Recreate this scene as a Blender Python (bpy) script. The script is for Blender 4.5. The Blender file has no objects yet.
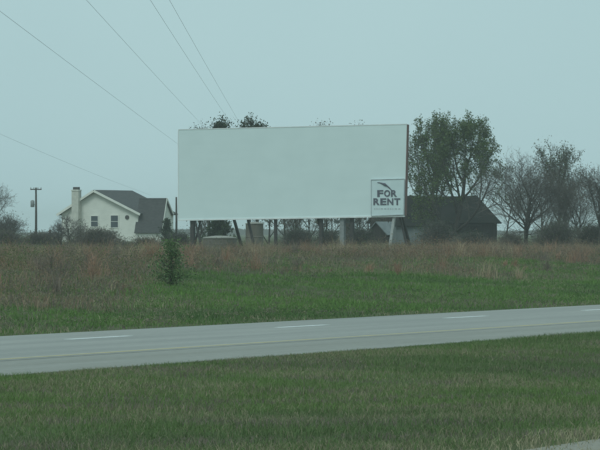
import bpy, math, random
import numpy as np
from mathutils import Vector, Matrix

S = bpy.context.scene
col = S.collection
R = math.radians

# ------------------------------------------------------------------ camera
F = 4600.0            # focal length in photo pixels (600 px wide)
H = 2.156             # eye height above the far carriageway
HOR = 232.0           # horizon row in the photo
cam = bpy.data.cameras.new('camera')
cam.sensor_width = 36.0
cam.lens = 36.0 * F / 600.0
cam.clip_start = 0.5
cam.clip_end = 20000
camo = bpy.data.objects.new('camera', cam)
camo.location = (0, 0, H)
camo.rotation_euler = (R(90) + math.atan((HOR - 225) / F), 0, 0)
col.objects.link(camo)
S.camera = camo

# ------------------------------------------------------------------ sky
w = bpy.data.worlds.new('World')
S.world = w
w.use_nodes = True
nt = w.node_tree
nt.nodes.clear()
out = nt.nodes.new('ShaderNodeOutputWorld')
sky = nt.nodes.new('ShaderNodeTexSky')
sky.sky_type = 'NISHITA'
sky.sun_disc = False
SUN_EL, SUN_AZ = R(55), R(215)      # azimuth clockwise from +Y: behind the camera, left
sky.sun_elevation = SUN_EL
sky.sun_rotation = SUN_AZ
sky.dust_density = 3.0
bg1 = nt.nodes.new('ShaderNodeBackground')
bg1.inputs['Strength'].default_value = 0.06
nt.links.new(sky.outputs[0], bg1.inputs[0])
bg2 = nt.nodes.new('ShaderNodeBackground')       # even stratus deck
bg2.inputs['Strength'].default_value = 1.0
tc = nt.nodes.new('ShaderNodeTexCoord')
no = nt.nodes.new('ShaderNodeTexNoise')
no.inputs['Scale'].default_value = 6.0
no.inputs['Detail'].default_value = 4.0
nt.links.new(tc.outputs['Generated'], no.inputs['Vector'])
rp = nt.nodes.new('ShaderNodeValToRGB')
rp.color_ramp.elements[0].position = 0.3
rp.color_ramp.elements[0].color = (0.43, 0.635, 0.665, 1)
rp.color_ramp.elements[1].position = 0.7
rp.color_ramp.elements[1].color = (0.475, 0.685, 0.71, 1)
nt.links.new(no.outputs['Fac'], rp.inputs[0])
nt.links.new(rp.outputs[0], bg2.inputs[0])
mx = nt.nodes.new('ShaderNodeMixShader')
mx.inputs[0].default_value = 0.88
nt.links.new(bg1.outputs[0], mx.inputs[1])
nt.links.new(bg2.outputs[0], mx.inputs[2])
nt.links.new(mx.outputs[0], out.inputs[0])

# ------------------------------------------------------------------ sun (veiled by cloud)
sl = bpy.data.lights.new('sun', 'SUN')
sl.energy = 1.2
sl.angle = R(20)
sl.color = (0.86, 1.0, 0.98)
so = bpy.data.objects.new('sun', sl)
sd = Vector((math.sin(SUN_AZ) * math.cos(SUN_EL), math.cos(SUN_AZ) * math.cos(SUN_EL), math.sin(SUN_EL)))
so.rotation_euler = sd.to_track_quat('Z', 'Y').to_euler()
so.location = (0, -20, 60)
col.objects.link(so)

S.view_settings.view_transform = 'Standard'
S.view_settings.look = 'None'
S.view_settings.exposure = 0.0
S.view_settings.gamma = 1.0
S.view_settings.use_curve_mapping = False
S.render.engine = 'CYCLES'
S.cycles.use_denoising = True
S.cycles.max_bounces = 6
S.cycles.volume_bounces = 1
S.cycles.transparent_max_bounces = 8
S.cycles.pixel_filter_type = 'BLACKMAN_HARRIS'
S.cycles.filter_width = 2.4

# ------------------------------------------------------------------ helpers
TH = math.atan2(F, 1682.0)                       # road direction, from +X
DX, DY = math.cos(TH), math.sin(TH)
NX, NY = -math.sin(TH), math.cos(TH)             # away from the camera, across the road
S_CAMSH = 13.6                                   # edge of the near carriageway's shoulder
S_NEAR, S_YEL, S_DASH, S_FAR = 28.0, 31.5, 36.1, 38.5


def st(s, t):
    return (s * NX + t * DX, s * NY + t * DY)


def sof(x, y):
    return x * NX + y * NY


def sstep(v, a, b):
    u = np.clip((v - a) / (b - a), 0, 1)
    return u * u * (3 - 2 * u)


def hash2(ix, iy, seed):
    n = (ix.astype(np.int64) * 374761393 + iy.astype(np.int64) * 668265263 + seed * 1442695041) & 0x7fffffff
    n = ((n ^ (n >> 13)) * 1274126177) & 0x7fffffff
    n = (n ^ (n >> 16)) & 0xffffff
    return n / float(0xffffff)


def vnoise(x, y, scale, seed):
    x = np.asarray(x, float) / scale
    y = np.asarray(y, float) / scale
    ix, iy = np.floor(x), np.floor(y)
    fx, fy = x - ix, y - iy
    fx = fx * fx * (3 - 2 * fx)
    fy = fy * fy * (3 - 2 * fy)
    a, b = hash2(ix, iy, seed), hash2(ix + 1, iy, seed)
    c, d = hash2(ix, iy + 1, seed), hash2(ix + 1, iy + 1, seed)
    return (a * (1 - fx) + b * fx) * (1 - fy) + (c * (1 - fx) + d * fx) * fy


def fnoise(x, y, scale, seed):
    return (vnoise(x, y, scale, seed) * 0.55 + vnoise(x, y, scale * .45, seed + 7) * 0.3
            + vnoise(x, y, scale * .2, seed + 13) * 0.15)


def gz(x, y):
    """height of the ground"""
    s = sof(np.asarray(x, float), np.asarray(y, float))
    z = 0.98 * sstep(s, 40.5, 64) - 0.28 * sstep(s, 66, 82)        # bank up to a crest, then the field
    rough = sstep(s, 40, 46)
    z = z + rough * ((fnoise(x, y, 26, 3) - .5) * 0.30 + (fnoise(x, y, 8, 5) - .5) * 0.26 + (vnoise(x, y, 2.2, 9) - .5) * 0.09) * (1 - .6 * sstep(s, 85, 110))
    inroad = sstep(s, S_NEAR - .5, S_NEAR) * (1 - sstep(s, S_FAR, S_FAR + .5))
    near = 1 - sstep(s, S_CAMSH - .5, S_CAMSH)
    med = sstep(s, S_CAMSH, 20) * (1 - sstep(s, 20, 26))
    z = z - med * 0.10
    return z - 0.06 * np.maximum(inroad, near)


def g(x, y):
    return float(gz(np.array([x]), np.array([y]))[0])


def pt(px, py, Y):
    return Vector(((px - 300) * Y / F, Y, H + (HOR - py) * Y / F))


def base(px, Y):
    x = (px - 300) * Y / F
    return Vector((x, Y, g(x, Y)))


# ---- materials
def mat(name, c1, c2=None, scale=4.0, rough=0.85, detail=5.0, stretch=None, bump=0.0, lo=.35, hi=.65, spec=.3, extra=None, along=False):
    m = bpy.data.materials.new(name)
    m.use_nodes = True
    t = m.node_tree
    b = t.nodes['Principled BSDF']
    b.inputs['Roughness'].default_value = rough
    b.inputs['Specular IOR Level'].default_value = spec
    c2 = c2 or tuple(v * .8 for v in c1)
    tc = t.nodes.new('ShaderNodeTexCoord')
    mp = t.nodes.new('ShaderNodeMapping')
    t.links.new(tc.outputs['Object'], mp.inputs[0])
    if stretch:
        mp.inputs['Scale'].default_value = stretch
    n = t.nodes.new('ShaderNodeTexNoise')
    n.inputs['Scale'].default_value = scale
    n.inputs['Detail'].default_value = detail
    t.links.new(mp.outputs[0], n.inputs['Vector'])
    r = t.nodes.new('ShaderNodeValToRGB')
    r.color_ramp.elements[0].position = lo
    r.color_ramp.elements[0].color = (*c1, 1)
    r.color_ramp.elements[1].position = hi
    r.color_ramp.elements[1].color = (*c2, 1)
    t.links.new(n.outputs['Fac'], r.inputs[0])
    last = r.outputs[0]
    if extra:                               # a second, larger pattern multiplied in
        es, elo, ehi, ev, est = extra
        mp2 = t.nodes.new('ShaderNodeMapping')
        mp2.inputs['Scale'].default_value = est or (1, 1, 1)
        if along:                           # lengths along and across the road
            mp2.vector_type = 'TEXTURE'
            mp2.inputs['Rotation'].default_value = (0, 0, TH)
        t.links.new(tc.outputs['Object'], mp2.inputs[0])
        n2 = t.nodes.new('ShaderNodeTexNoise')
        n2.inputs['Scale'].default_value = es
        n2.inputs['Detail'].default_value = 3
        t.links.new(mp2.outputs[0], n2.inputs['Vector'])
        r2 = t.nodes.new('ShaderNodeValToRGB')
        r2.color_ramp.elements[0].position = elo
        r2.color_ramp.elements[0].color = (*ev, 1)
        r2.color_ramp.elements[1].position = ehi
        r2.color_ramp.elements[1].color = (1, 1, 1, 1)
        t.links.new(n2.outputs['Fac'], r2.inputs[0])
        mm = t.nodes.new('ShaderNodeMix')
        mm.data_type = 'RGBA'
        mm.blend_type = 'MULTIPLY'
        mm.inputs['Factor'].default_value = 1.0
        t.links.new(last, mm.inputs['A'])
        t.links.new(r2.outputs[0], mm.inputs['B'])
        last = mm.outputs['Result']
    t.links.new(last, b.inputs['Base Color'])
    if bump:
        bp = t.nodes.new('ShaderNodeBump')
        bp.inputs['Strength'].default_value = bump
        t.links.new(n.outputs['Fac'], bp.inputs['Height'])
        t.links.new(bp.outputs[0], b.inputs['Normal'])
    return m


def blade_mat(name, rough=.7):
    m = bpy.data.materials.new(name)
    m.use_nodes = True
    t = m.node_tree
    b = t.nodes['Principled BSDF']
    b.inputs['Roughness'].default_value = rough
    b.inputs['Specular IOR Level'].default_value = .15
    a = t.nodes.new('ShaderNodeVertexColor')
    a.layer_name = 'Col'
    n = t.nodes.new('ShaderNodeTexNoise')
    n.inputs['Scale'].default_value = 1.3
    hs = t.nodes.new('ShaderNodeHueSaturation')
    mr = t.nodes.new('ShaderNodeMapRange')
    mr.inputs['To Min'].default_value = .82
    mr.inputs['To Max'].default_value = 1.18
    tc = t.nodes.new('ShaderNodeTexCoord')
    t.links.new(tc.outputs['Object'], n.inputs['Vector'])
    t.links.new(n.outputs['Fac'], mr.inputs['Value'])
    t.links.new(mr.outputs[0], hs.inputs['Value'])
    t.links.new(a.outputs['Color'], hs.inputs['Color'])
    t.links.new(hs.outputs[0], b.inputs['Base Color'])
    tr = t.nodes.new('ShaderNodeBsdfTranslucent')
    t.links.new(hs.outputs[0], tr.inputs[0])
    ms = t.nodes.new('ShaderNodeMixShader')
    ms.inputs[0].default_value = .3
    t.links.new(b.outputs[0], ms.inputs[1])
    t.links.new(tr.outputs[0], ms.inputs[2])
    t.links.new(ms.outputs[0], t.nodes['Material Output'].inputs[0])
    return m


M = {}
M['asphalt'] = mat('asphalt', (.30, .297, .272), (.345, .338, .31), 6.0, .9, 8, extra=(1.0, .25, .75, (.74, .76, .77), (14, .9, 1)), along=True)
M['shoulder'] = mat('shoulder', (.315, .31, .28), (.265, .265, .24), 6.0, .95, 8, extra=(1.0, .25, .75, (.78, .77, .74), (10, .8, 1)), along=True)
M['gravel'] = mat('gravel', (.30, .28, .23), (.2, .19, .16), 14.0, .95, 8)
M['white_paint'] = mat('white_paint', (.78, .79, .78), (.55, .56, .55), 9.0, .6, 6)
M['yellow_paint'] = mat('yellow_paint', (.47, .385, .19), (.37, .34, .25), 1.5, .7, 6)
M['soil'] = mat('soil', (.085, .11, .05), (.12, .115, .075), 1.4, 1, 8, spec=.05, extra=(.09, .3, .7, (.75, .8, .6), None))
M['screen'] = mat('screen_paint', (.70, .79, .785), (.67, .76, .755), .5, .7, 6, extra=(.9, .25, .6, (.975, .98, .98), (.4, 1, 2.2)))
M['screen_trim'] = mat('screen_trim', (.82, .83, .82), (.7, .71, .7), 2.0, .6)
M['redwood'] = mat('red_boards', (.26, .15, .14), (.18, .12, .11), 3, .9, stretch=(3, 3, .4))
M['rust'] = mat('rusty_steel', (.07, .06, .055), (.04, .04, .04), 5, .7)
M['greysteel'] = mat('grey_steel', (.27, .28, .28), (.2, .21, .2), 5, .7)
M['palesteel'] = mat('pale_steel', (.45, .46, .45), (.35, .36, .35), 5, .6)
M['sign_face'] = mat('sign_face', (.64, .735, .74), (.59, .685, .69), 1.2, .6)
M['sign_ink'] = mat('sign_ink', (.085, .085, .11), (.13, .13, .16), 6, .7)
M['sign_faint'] = mat('sign_faint', (.38, .41, .43), (.5, .53, .54), 5, .7)
M['cream'] = mat('cream_siding', (.77, .755, .68), (.71, .695, .625), .8, .8, extra=(1.5, .3, .6, (.93, .93, .92), (1, 1, 4)))
M['trimwhite'] = mat('white_trim', (.80, .78, .70), (.72, .7, .63), 1.5, .7)
M['shingle'] = mat('roof_shingle', (.085, .085, .082), (.06, .06, .06), 2.2, .95, 8, stretch=(1, 1, 3))
M['glass'] = mat('window_glass', (.05, .065, .075), (.07, .085, .095), 1.0, .12, spec=.5)
M['brick'] = mat('painted_chimney', (.62, .60, .52), (.52, .5, .44), 2.5, .9)
M['capdark'] = mat('chimney_cap', (.06, .055, .05), (.09, .085, .08), 3, .9)
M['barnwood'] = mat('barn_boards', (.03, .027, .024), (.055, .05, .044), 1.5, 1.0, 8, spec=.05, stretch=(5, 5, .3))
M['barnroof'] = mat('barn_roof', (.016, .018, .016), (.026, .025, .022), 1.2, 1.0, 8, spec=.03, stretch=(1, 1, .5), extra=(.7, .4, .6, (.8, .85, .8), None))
M['shedpale'] = mat('pale_metal', (.19, .21, .21), (.14, .16, .16), 1.5, .6)
M['tan'] = mat('tan_tank', (.20, .18, .15), (.15, .14, .12), 1.2, .85, extra=(1.0, .3, .7, (.85, .82, .78), (1, 1, .25)))
M['tanlid'] = mat('tan_lid', (.30, .29, .25), (.25, .24, .21), 2, .8)
M['polewood'] = mat('pole_wood', (.075, .062, .05), (.05, .042, .036), 3, .95, stretch=(4, 4, .3))
M['wire'] = mat('wire', (.20, .22, .225), (.16, .17, .175), 1, .6)
M['bark'] = mat('bark', (.075, .065, .055), (.05, .044, .038), 4, .95, stretch=(3, 3, .6))
M['bark_pale'] = mat('bark_pale', (.11, .10, .09), (.08, .072, .064), 4, .95, stretch=(3, 3, .6))
M['twig'] = mat('twig', (.11, .098, .088), (.15, .135, .12), 2, .95)
M['blade'] = blade_mat('grass_blades')
M['leaf'] = blade_mat('leaves', .6)


# ---- mesh collector
class MB:
    def __init__(self):
        self.v, self.f, self.mi = [], [], []
        self.c = None

    def add(self, vs, fs, mi=0):
        o = len(self.v)
        self.v.extend([tuple(p) for p in vs])
        self.f.extend([tuple(i + o for i in q) for q in fs])
        self.mi.extend([mi] * len(fs))
        return self

    def box(self, lo, hi, mi=0):
        x0, y0, z0 = lo
        x1, y1, z1 = hi
        return self.add([(x0, y0, z0), (x1, y0, z0), (x1, y1, z0), (x0, y1, z0), (x0, y0, z1), (x1, y0, z1), (x1, y1, z1), (x0, y1, z1)],
                        [(0, 3, 2, 1), (4, 5, 6, 7), (0, 1, 5, 4), (1, 2, 6, 5), (2, 3, 7, 6), (3, 0, 4, 7)], mi)

    def slab(self, quad, thick, mi=0):
        """a quad (4 points) given thickness against its normal"""
        q = [Vector(p) for p in quad]
        n = (q[1] - q[0]).cross(q[3] - q[0]).normalized() * thick
        vs = q + [p - n for p in q]
        return self.add(vs, [(0, 1, 2, 3), (7, 6, 5, 4), (0, 4, 5, 1), (1, 5, 6, 2), (2, 6, 7, 3), (3, 7, 4, 0)], mi)

    def bar(self, a, b, wx, wy=None, mi=0):
        """square bar from a to b"""
        a, b = Vector(a), Vector(b)
        wy = wy or wx
        d = (b - a).normalized()
        u = d.cross(Vector((0, 0, 1)))
        if u.length < 1e-3:
            u = Vector((1, 0, 0))
        u.normalize()
        v = d.cross(u)
        vs = []
        for p in (a, b):
            for i, j in ((-1, -1), (1, -1), (1, 1), (-1, 1)):
                vs.append(p + u * i * wx / 2 + v * j * wy / 2)
        return self.add(vs, [(0, 3, 2, 1), (4, 5, 6, 7), (0, 1, 5, 4), (1, 2, 6, 5), (2, 3, 7, 6), (3, 0, 4, 7)], mi)

    def tube(self, pts, rad, n=6, mi=0, cap=True):
        pts = [Vector(p) for p in pts]
        vs, fs = [], []
        for i, p in enumerate(pts):
            d = (pts[min(i + 1, len(pts) - 1)] - pts[max(i - 1, 0)])
            d = d.normalized() if d.length > 1e-6 else Vector((0, 0, 1))
            u = d.cross(Vector((.31, .17, 1)) if abs(d.z) < .95 else Vector((1, 0.2, 0))).normalized()
            v = d.cross(u)
            for k in range(n):
                a = 2 * math.pi * k / n
                vs.append(p + (u * math.cos(a) + v * math.sin(a)) * rad[i])
        for i in range(len(pts) - 1):
            for k in range(n):
                fs.append((i * n + k, i * n + (k + 1) % n, (i + 1) * n + (k + 1) % n, (i + 1) * n + k))
        if cap:
            fs.append(tuple(range(n - 1, -1, -1)))
            fs.append(tuple(range((len(pts) - 1) * n, len(pts) * n)))
        return self.add(vs, fs, mi)

    def lathe(self, prof, n=20, mi=0, c=(0, 0, 0)):
        vs, fs = [], []
        for r, z in prof:
            for k in range(n):
                a = 2 * math.pi * k / n
                vs.append((c[0] + r * math.cos(a), c[1] + r * math.sin(a), c[2] + z))
        m = len(prof)
        for i in range(m - 1):
            for k in range(n):
                fs.append((i * n + k, i * n + (k + 1) % n, (i + 1) * n + (k + 1) % n, (i + 1) * n + k))
        fs.append(tuple(range(n - 1, -1, -1)))
        fs.append(tuple(range((m - 1) * n, m * n)))
        return self.add(vs, fs, mi)

    def build(self, name, mats, parent=None, smooth=False):
        me = bpy.data.meshes.new(name)
        me.from_pydata([tuple(p) for p in self.v], [], self.f)
        if not isinstance(mats, (list, tuple)):
            mats = [mats]
        for m in mats:
            me.materials.append(m)
        if len(mats) > 1:
            me.polygons.foreach_set('material_index', self.mi)
        if smooth:
            me.polygons.foreach_set('use_smooth', [True] * len(me.polygons))
        if self.c is not None:
            a = me.color_attributes.new('Col', 'FLOAT_COLOR', 'POINT')
            a.data.foreach_set('color', np.asarray(self.c, dtype=np.float32).ravel())
        me.update()
        o = bpy.data.objects.new(name, me)
        col.objects.link(o)
        o.parent = parent
        return o


def npmesh(name, V, T, mats, C=None, mi=None, parent=None):
    """triangle mesh straight from numpy arrays"""
    me = bpy.data.meshes.new(name)
    V = np.asarray(V, np.float32)
    T = np.asarray(T, np.int32)
    me.vertices.add(len(V))
    me.vertices.foreach_set('co', V.ravel())
    me.loops.add(T.size)
    me.loops.foreach_set('vertex_index', T.ravel())
    me.polygons.add(len(T))
    me.polygons.foreach_set('loop_start', np.arange(len(T), dtype=np.int32) * 3)
    me.polygons.foreach_set('loop_total', np.full(len(T), 3, np.int32))
    for m in (mats if isinstance(mats, (list, tuple)) else [mats]):
        me.materials.append(m)
    if mi is not None:
        me.polygons.foreach_set('material_index', np.asarray(mi, np.int32))
    if C is not None:
        a = me.color_attributes.new('Col', 'FLOAT_COLOR', 'POINT')
        C4 = np.ones((len(V), 4), np.float32)
        C4[:, :3] = C
        a.data.foreach_set('color', C4.ravel())
    me.update()
    me.validate()
    o = bpy.data.objects.new(name, me)
    col.objects.link(o)
    o.parent = parent
    return o


def tag(o, label=None, cat=None, group=None, kind=None):
    if label: o['label'] = label
    if cat: o['category'] = cat
    if group: o['group'] = group
    if kind: o['kind'] = kind
    return o


def thing(name, label, cat, loc, rz=0.0, group=None):
    o = bpy.data.objects.new(name, None)
    o.empty_display_size = .3
    o.location = loc
    o.rotation_euler = (0, 0, rz)
    col.objects.link(o)
    return tag(o, label, cat, group)


# ================================================================== SETTING
# ground: one sheet in road coordinates, fine near, coarse far
sv = np.unique(np.concatenate([np.linspace(-900, -20, 12), np.linspace(-20, 38, 80), np.linspace(38, 90, 131), np.linspace(90, 140, 51), np.linspace(140, 260, 41), np.linspace(260, 3000, 25)]))
tv = np.unique(np.concatenate([np.linspace(-700, -20, 12), np.linspace(-20, 60, 30), np.linspace(60, 260, 251), np.linspace(260, 420, 80), np.linspace(420, 700, 30), np.linspace(700, 3600, 20)]))
SS, TT = np.meshgrid(sv, tv, indexing='ij')
GX, GY = SS * NX + TT * DX, SS * NY + TT * DY
GZ = gz(GX, GY)
V = np.stack([GX.ravel(), GY.ravel(), GZ.ravel()], 1)
ni, nj = len(sv), len(tv)
I = np.arange(ni * nj).reshape(ni, nj)
a, b, c, d = I[:-1, :-1].ravel(), I[1:, :-1].ravel(), I[1:, 1:].ravel(), I[:-1, 1:].ravel()
T = np.concatenate([np.stack([a, c, b], 1), np.stack([a, d, c], 1)])
gr = npmesh('ground', V, T, M['soil'])
gr.data.polygons.foreach_set('use_smooth', [True] * len(gr.data.polygons))
tag(gr, 'rough grassy verge and field ground', kind='structure')


def strip(name, s0, s1, t0, t1, z, thick, m, parent=None, n=1):
    mb = MB()
    for k in range(n):
        ta, tb = t0 + (t1 - t0) * k / n, t0 + (t1 - t0) * (k + 1) / n
        A, B, C_, D = st(s0, ta), st(s1, ta), st(s1, tb), st(s0, tb)
        mb.add([(*A, z), (*B, z), (*C_, z), (*D, z), (*A, z - thick), (*B, z - thick), (*C_, z - thick), (*D, z - thick)],
               [(3, 2, 1, 0), (4, 5, 6, 7), (0, 1, 5, 4), (1, 2, 6, 5), (2, 3, 7, 6), (3, 0, 4, 7)])
    return mb.build(name, m, parent)


T0, T1 = -150, 900
road = strip('road', S_YEL - .35, S_FAR, T0, T1, 0.0, .05, M['asphalt'])
tag(road, 'far grey asphalt carriageway', kind='structure')
strip('shoulder', S_NEAR, S_YEL - .352, T0, T1, -.006, .05, M['shoulder'], road)
strip('edge_line', S_YEL - .09, S_YEL + .11, T0, T1, .004, .003, M['yellow_paint'], road)
for k in range(-8, 24):
    tm = 86.8 + 12.1 * k
    strip('lane_dash', S_DASH - .10, S_DASH + .10, tm - 1.62, tm + 1.62, .004, .003, M['white_paint'], road)
road2 = strip('near_road', -6.0, S_CAMSH - 1.4, T0, T1, 0.0, .05, M['asphalt'])
tag(road2, 'near asphalt carriageway', kind='structure')
strip('gravel_shoulder', S_CAMSH - 1.398, S_CAMSH, T0, T1, -.008, .045, M['gravel'], road2)

# ------------------------------------------------------------------ grass
rng = np.random.default_rng(11)


def blades(name, label, X, Y, h, wd, lean, colr, bend=True, cat='grass', clump=None):
    n = len(X)
    Z = gz(X, Y) - .01
    ang = rng.uniform(0, 2 * np.pi, n)
    la = rng.uniform(0, 2 * np.pi, n)
    lx, ly = np.cos(la) * lean * h, np.sin(la) * lean * h
    ux, uy = np.cos(ang) * wd * .5, np.sin(ang) * wd * .5
    P = np.stack([X, Y, Z], 1)
    U = np.stack([ux, uy, np.zeros(n)], 1)
    if bend:
        mid = P + np.stack([lx * .3, ly * .3, h * .6], 1)
        tip = P + np.stack([lx, ly, h * (1 - .15 * lean)], 1)
        V = np.stack([P - U, P + U, mid - U * .7, mid + U * .7, tip], 1).reshape(-1, 3)
        k = np.arange(n)[:, None] * 5
        T = np.concatenate([k + np.array([[0, 1, 3]]), k + np.array([[0, 3, 2]]), k + np.array([[2, 3, 4]])], 0)
        C = np.repeat(colr, 5, 0)
    else:
        tip = P + np.stack([lx, ly, h], 1)
        V = np.stack([P - U, P + U, tip], 1).reshape(-1, 3)
        T = np.arange(n * 3).reshape(-1, 3)
        C = np.repeat(colr, 3, 0)
    o = npmesh(name, V, T, M['blade'], C)
    return tag(o, label, cat, kind='stuff')


def scatter(n, y0, y1, spread=1.12, extra=1.5):
    """points over the ground wedge in front of the road user, even per area"""
    out_x, out_y = [], []
    got = 0
    half1 = .0652 * y1 * spread + extra
    while got < n:
        y = rng.uniform(y0, y1, n)
        x = rng.uniform(-half1, half1, n)
        k = np.abs(x) < .0652 * y * spread + extra
        out_x.append(x[k]); out_y.append(y[k])
        got += k.sum()
    return np.concatenate(out_x)[:n], np.concatenate(out_y)[:n]


def mixc(a, b, k):
    k = np.clip(k, 0, 1)[:, None]
    return np.asarray(a) * (1 - k) + np.asarray(b) * k


GREEN = np.array((.125, .215, .055)); DKGREEN = np.array((.095, .160, .055))
DRY = np.array((.30, .265, .17)); PURP = np.array((.215, .175, .145)); TAN = np.array((.37, .29, .195))
RUSSET = np.array((.34, .205, .14))

# median turf
X, Y = scatter(400000, 40, 104, 1.2, 1.2)
s = sof(X, Y)
clump = fnoise(X, Y, .8, 21)
k = (s > S_CAMSH - 1.3) & (s < S_NEAR + .12) & (rng.uniform(0, 1, len(X)) < .35 + 1.1 * clump)
edge = (s < S_CAMSH + .2) & (rng.uniform(0, 1, len(X)) < .55)
k &= ~edge
X, Y, s, clump = X[k], Y[k], s[k], clump[k]
n = len(X)
hh = (.045 + .10 * clump ** 1.3 + .05 * (fnoise(X, Y, 4, 5) - .3)) * rng.uniform(.6, 1.25, n)
hh = np.clip(hh, .03, .2) * (1 - .35 * sstep(s, S_NEAR - 1.0, S_NEAR))
p1, p2, p3 = fnoise(X, Y, 3.2, 31), fnoise(X, Y, 2.0, 47), fnoise(X, Y, 6, 53)
cc = mixc(GREEN, DKGREEN, (p3 - .35) * 2.5)
cc = cc * .88 + DRY * .12
dryk = np.clip((p1 - .47) * 3.0, .08, .5)
r01 = rng.uniform(0, 1, n)
cc = np.where((r01 < dryk)[:, None], DRY, cc)
purk = np.clip((p2 - .55) * 4, 0, .4)
cc = np.where((rng.uniform(0, 1, n) < purk)[:, None], PURP, cc)
cc = np.where((rng.uniform(0, 1, n) < sstep(s, S_CAMSH + 1.2, S_CAMSH - .2) * .8)[:, None], DRY * 1.25, cc)
cc = cc * rng.uniform(.85, 1.15, (n, 1))
blades('median_grass', 'short mown grass with dry patches on the median', X, Y, hh, rng.uniform(.005, .010, n), rng.uniform(.2, 1.3, n), cc)

# far verge, from the road edge up to the field
def weediness(X, Y):
    """0 on the green face of the bank, 1 among the dead weeds from its crest on (lower down at the left)"""
    return sstep(sof(X, Y) + (fnoise(X, Y, 9, 71) - .5) * 16 + 9 * sstep(-X / Y, .018, .05), 51.5, 60)


Xa, Ya = scatter(330000, 96, 225, 1.15, 2)
Xb, Yb = scatter(90000, 225, 352, 1.12, 2)
X, Y = np.concatenate([Xa, Xb]), np.concatenate([Ya, Yb])
s = sof(X, Y)
clump = fnoise(X, Y, 1.2, 61)
k = (s > S_FAR - .1) & (rng.uniform(0, 1, len(X)) < (.3 + 1.2 * clump))
X, Y, s, clump = X[k], Y[k], s[k], clump[k]
n = len(X)
weedy = weediness(X, Y)
hh = (.06 + .22 * clump ** 1.5) * rng.uniform(.6, 1.3, n) * (.55 + .45 * sstep(s, S_FAR, S_FAR + 2))
p1, p2, p3 = fnoise(X, Y, 4, 81), fnoise(X, Y, 6, 87), fnoise(X, Y, 7, 93)
cc = mixc(GREEN * 1.12, DKGREEN, (p3 - .42) * 3)
r01 = rng.uniform(0, 1, n)
cc = np.where((r01 < np.clip((p1 - .54) * 3, 0, .4) + weedy * .5)[:, None], DRY, cc)
cc = np.where((rng.uniform(0, 1, n) < np.clip((p2 - .60) * 4, 0, .35) + weedy * .4)[:, None], PURP, cc)
cc = cc * rng.uniform(.75, 1.25, (n, 1))
blades('verge_grass', 'long green spring grass on the verge beyond the road', X, Y, hh, rng.uniform(.010, .022, n), rng.uniform(.25, 1.3, n), cc)

# leafy forbs and low tussocks that break up the verge
def domes(name, label, CX, CY, ch_, cr_, ccol, NF, f0, f1, cat):
    nc = len(CX)
    idx = np.repeat(np.arange(nc), NF)
    n = len(idx)
    a_ = rng.uniform(0, 2 * np.pi, n); u_ = rng.uniform(0, 1, n) ** .5; v_ = rng.uniform(0, 1, n)
    zf = v_ * np.sqrt(np.clip(1 - (u_ * .92) ** 2, 0, 1)) * ch_[idx] * rng.uniform(.7, 1.1, n)
    FX, FY = CX[idx] + np.cos(a_) * u_ * cr_[idx], CY[idx] + np.sin(a_) * u_ * cr_[idx]
    P = np.stack([FX, FY, gz(FX, FY) + zf], 1)
    d1 = rng.normal(0, 1, (n, 3)); d1[:, 2] = np.abs(d1[:, 2]) * 1.5; d1 /= np.linalg.norm(d1, axis=1)[:, None]
    d2 = np.cross(d1, rng.normal(0, 1, (n, 3))); d2 /= np.linalg.norm(d2, axis=1)[:, None] + 1e-9
    fz = rng.uniform(f0, f1, (n, 1))
    V = np.stack([P - d2 * fz * .25, P + d2 * fz * .25, P + d1 * fz], 1).reshape(-1, 3)
    C = np.repeat(ccol[idx] * rng.uniform(.8, 1.15, (n, 1)), 3, 0)
    return tag(npmesh(name, V, np.arange(3 * n).reshape(-1, 3), M['blade'], C), label, cat, kind='stuff')


CX, CY = scatter(4200, 104, 225, 1.12, 2)
k = (sof(CX, CY) > S_FAR + .8) & (rng.uniform(0, 1, len(CX)) < np.clip((fnoise(CX, CY, 7, 201) - .36) * 3, .08, 1))
CX, CY = CX[k], CY[k]
nc = len(CX)
h_ = rng.uniform(.12, .38, nc) * rng.uniform(.6, 1.2, nc)
hue = rng.uniform(0, 1, nc) * .6 + fnoise(CX, CY, 12, 207) * .4
cl = np.where((hue < .42)[:, None], DKGREEN * .95, np.where((hue < .62)[:, None], GREEN, np.where((hue < .75)[:, None], PURP, DRY)))
domes('verge_forbs', 'low leafy clumps dotted over the green verge', CX, CY, h_, h_ * rng.uniform(.8, 2.0, nc), cl, 60, .02, .06, 'weeds')

# tall dead weeds along the crest of the bank, in front of the screen
Xa, Ya = scatter(150000, 115, 240, 1.12, 2)
Xb, Yb = scatter(50000, 240, 352, 1.12, 2)
X, Y = np.concatenate([Xa, Xb]), np.concatenate([Ya, Yb])
clump = fnoise(X, Y, 1.8, 101)
k = rng.uniform(0, 1, len(X)) < weediness(X, Y) * np.clip((clump - .26) * 2.4, 0, 1)
X, Y, clump = X[k], Y[k], clump[k]
n = len(X)
big = np.clip(fnoise(X, Y, 7.0, 171) - .35, 0, 1)
hh = (.10 + .32 * np.clip(clump - .25, 0, 1) + .95 * big) * rng.uniform(.3, 1.15, n)
p1, p2 = fnoise(X, Y, 6, 111), fnoise(X, Y, 3, 117)
cc = mixc(TAN, RUSSET, (p1 - .35) * 3)
cc = np.where((rng.uniform(0, 1, n) < np.clip((p2 - .45) * 4, 0, .8))[:, None], PURP, cc)
cc = np.where((rng.uniform(0, 1, n) < .15)[:, None], GREEN, cc)
cc = cc * rng.uniform(.7, 1.1, (n, 1))
blades('dead_weeds', 'tall dry brown weeds along the top of the verge', X, Y, hh, rng.uniform(.008, .020, n), rng.uniform(.2, 1.2, n), cc, cat='weeds')

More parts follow.
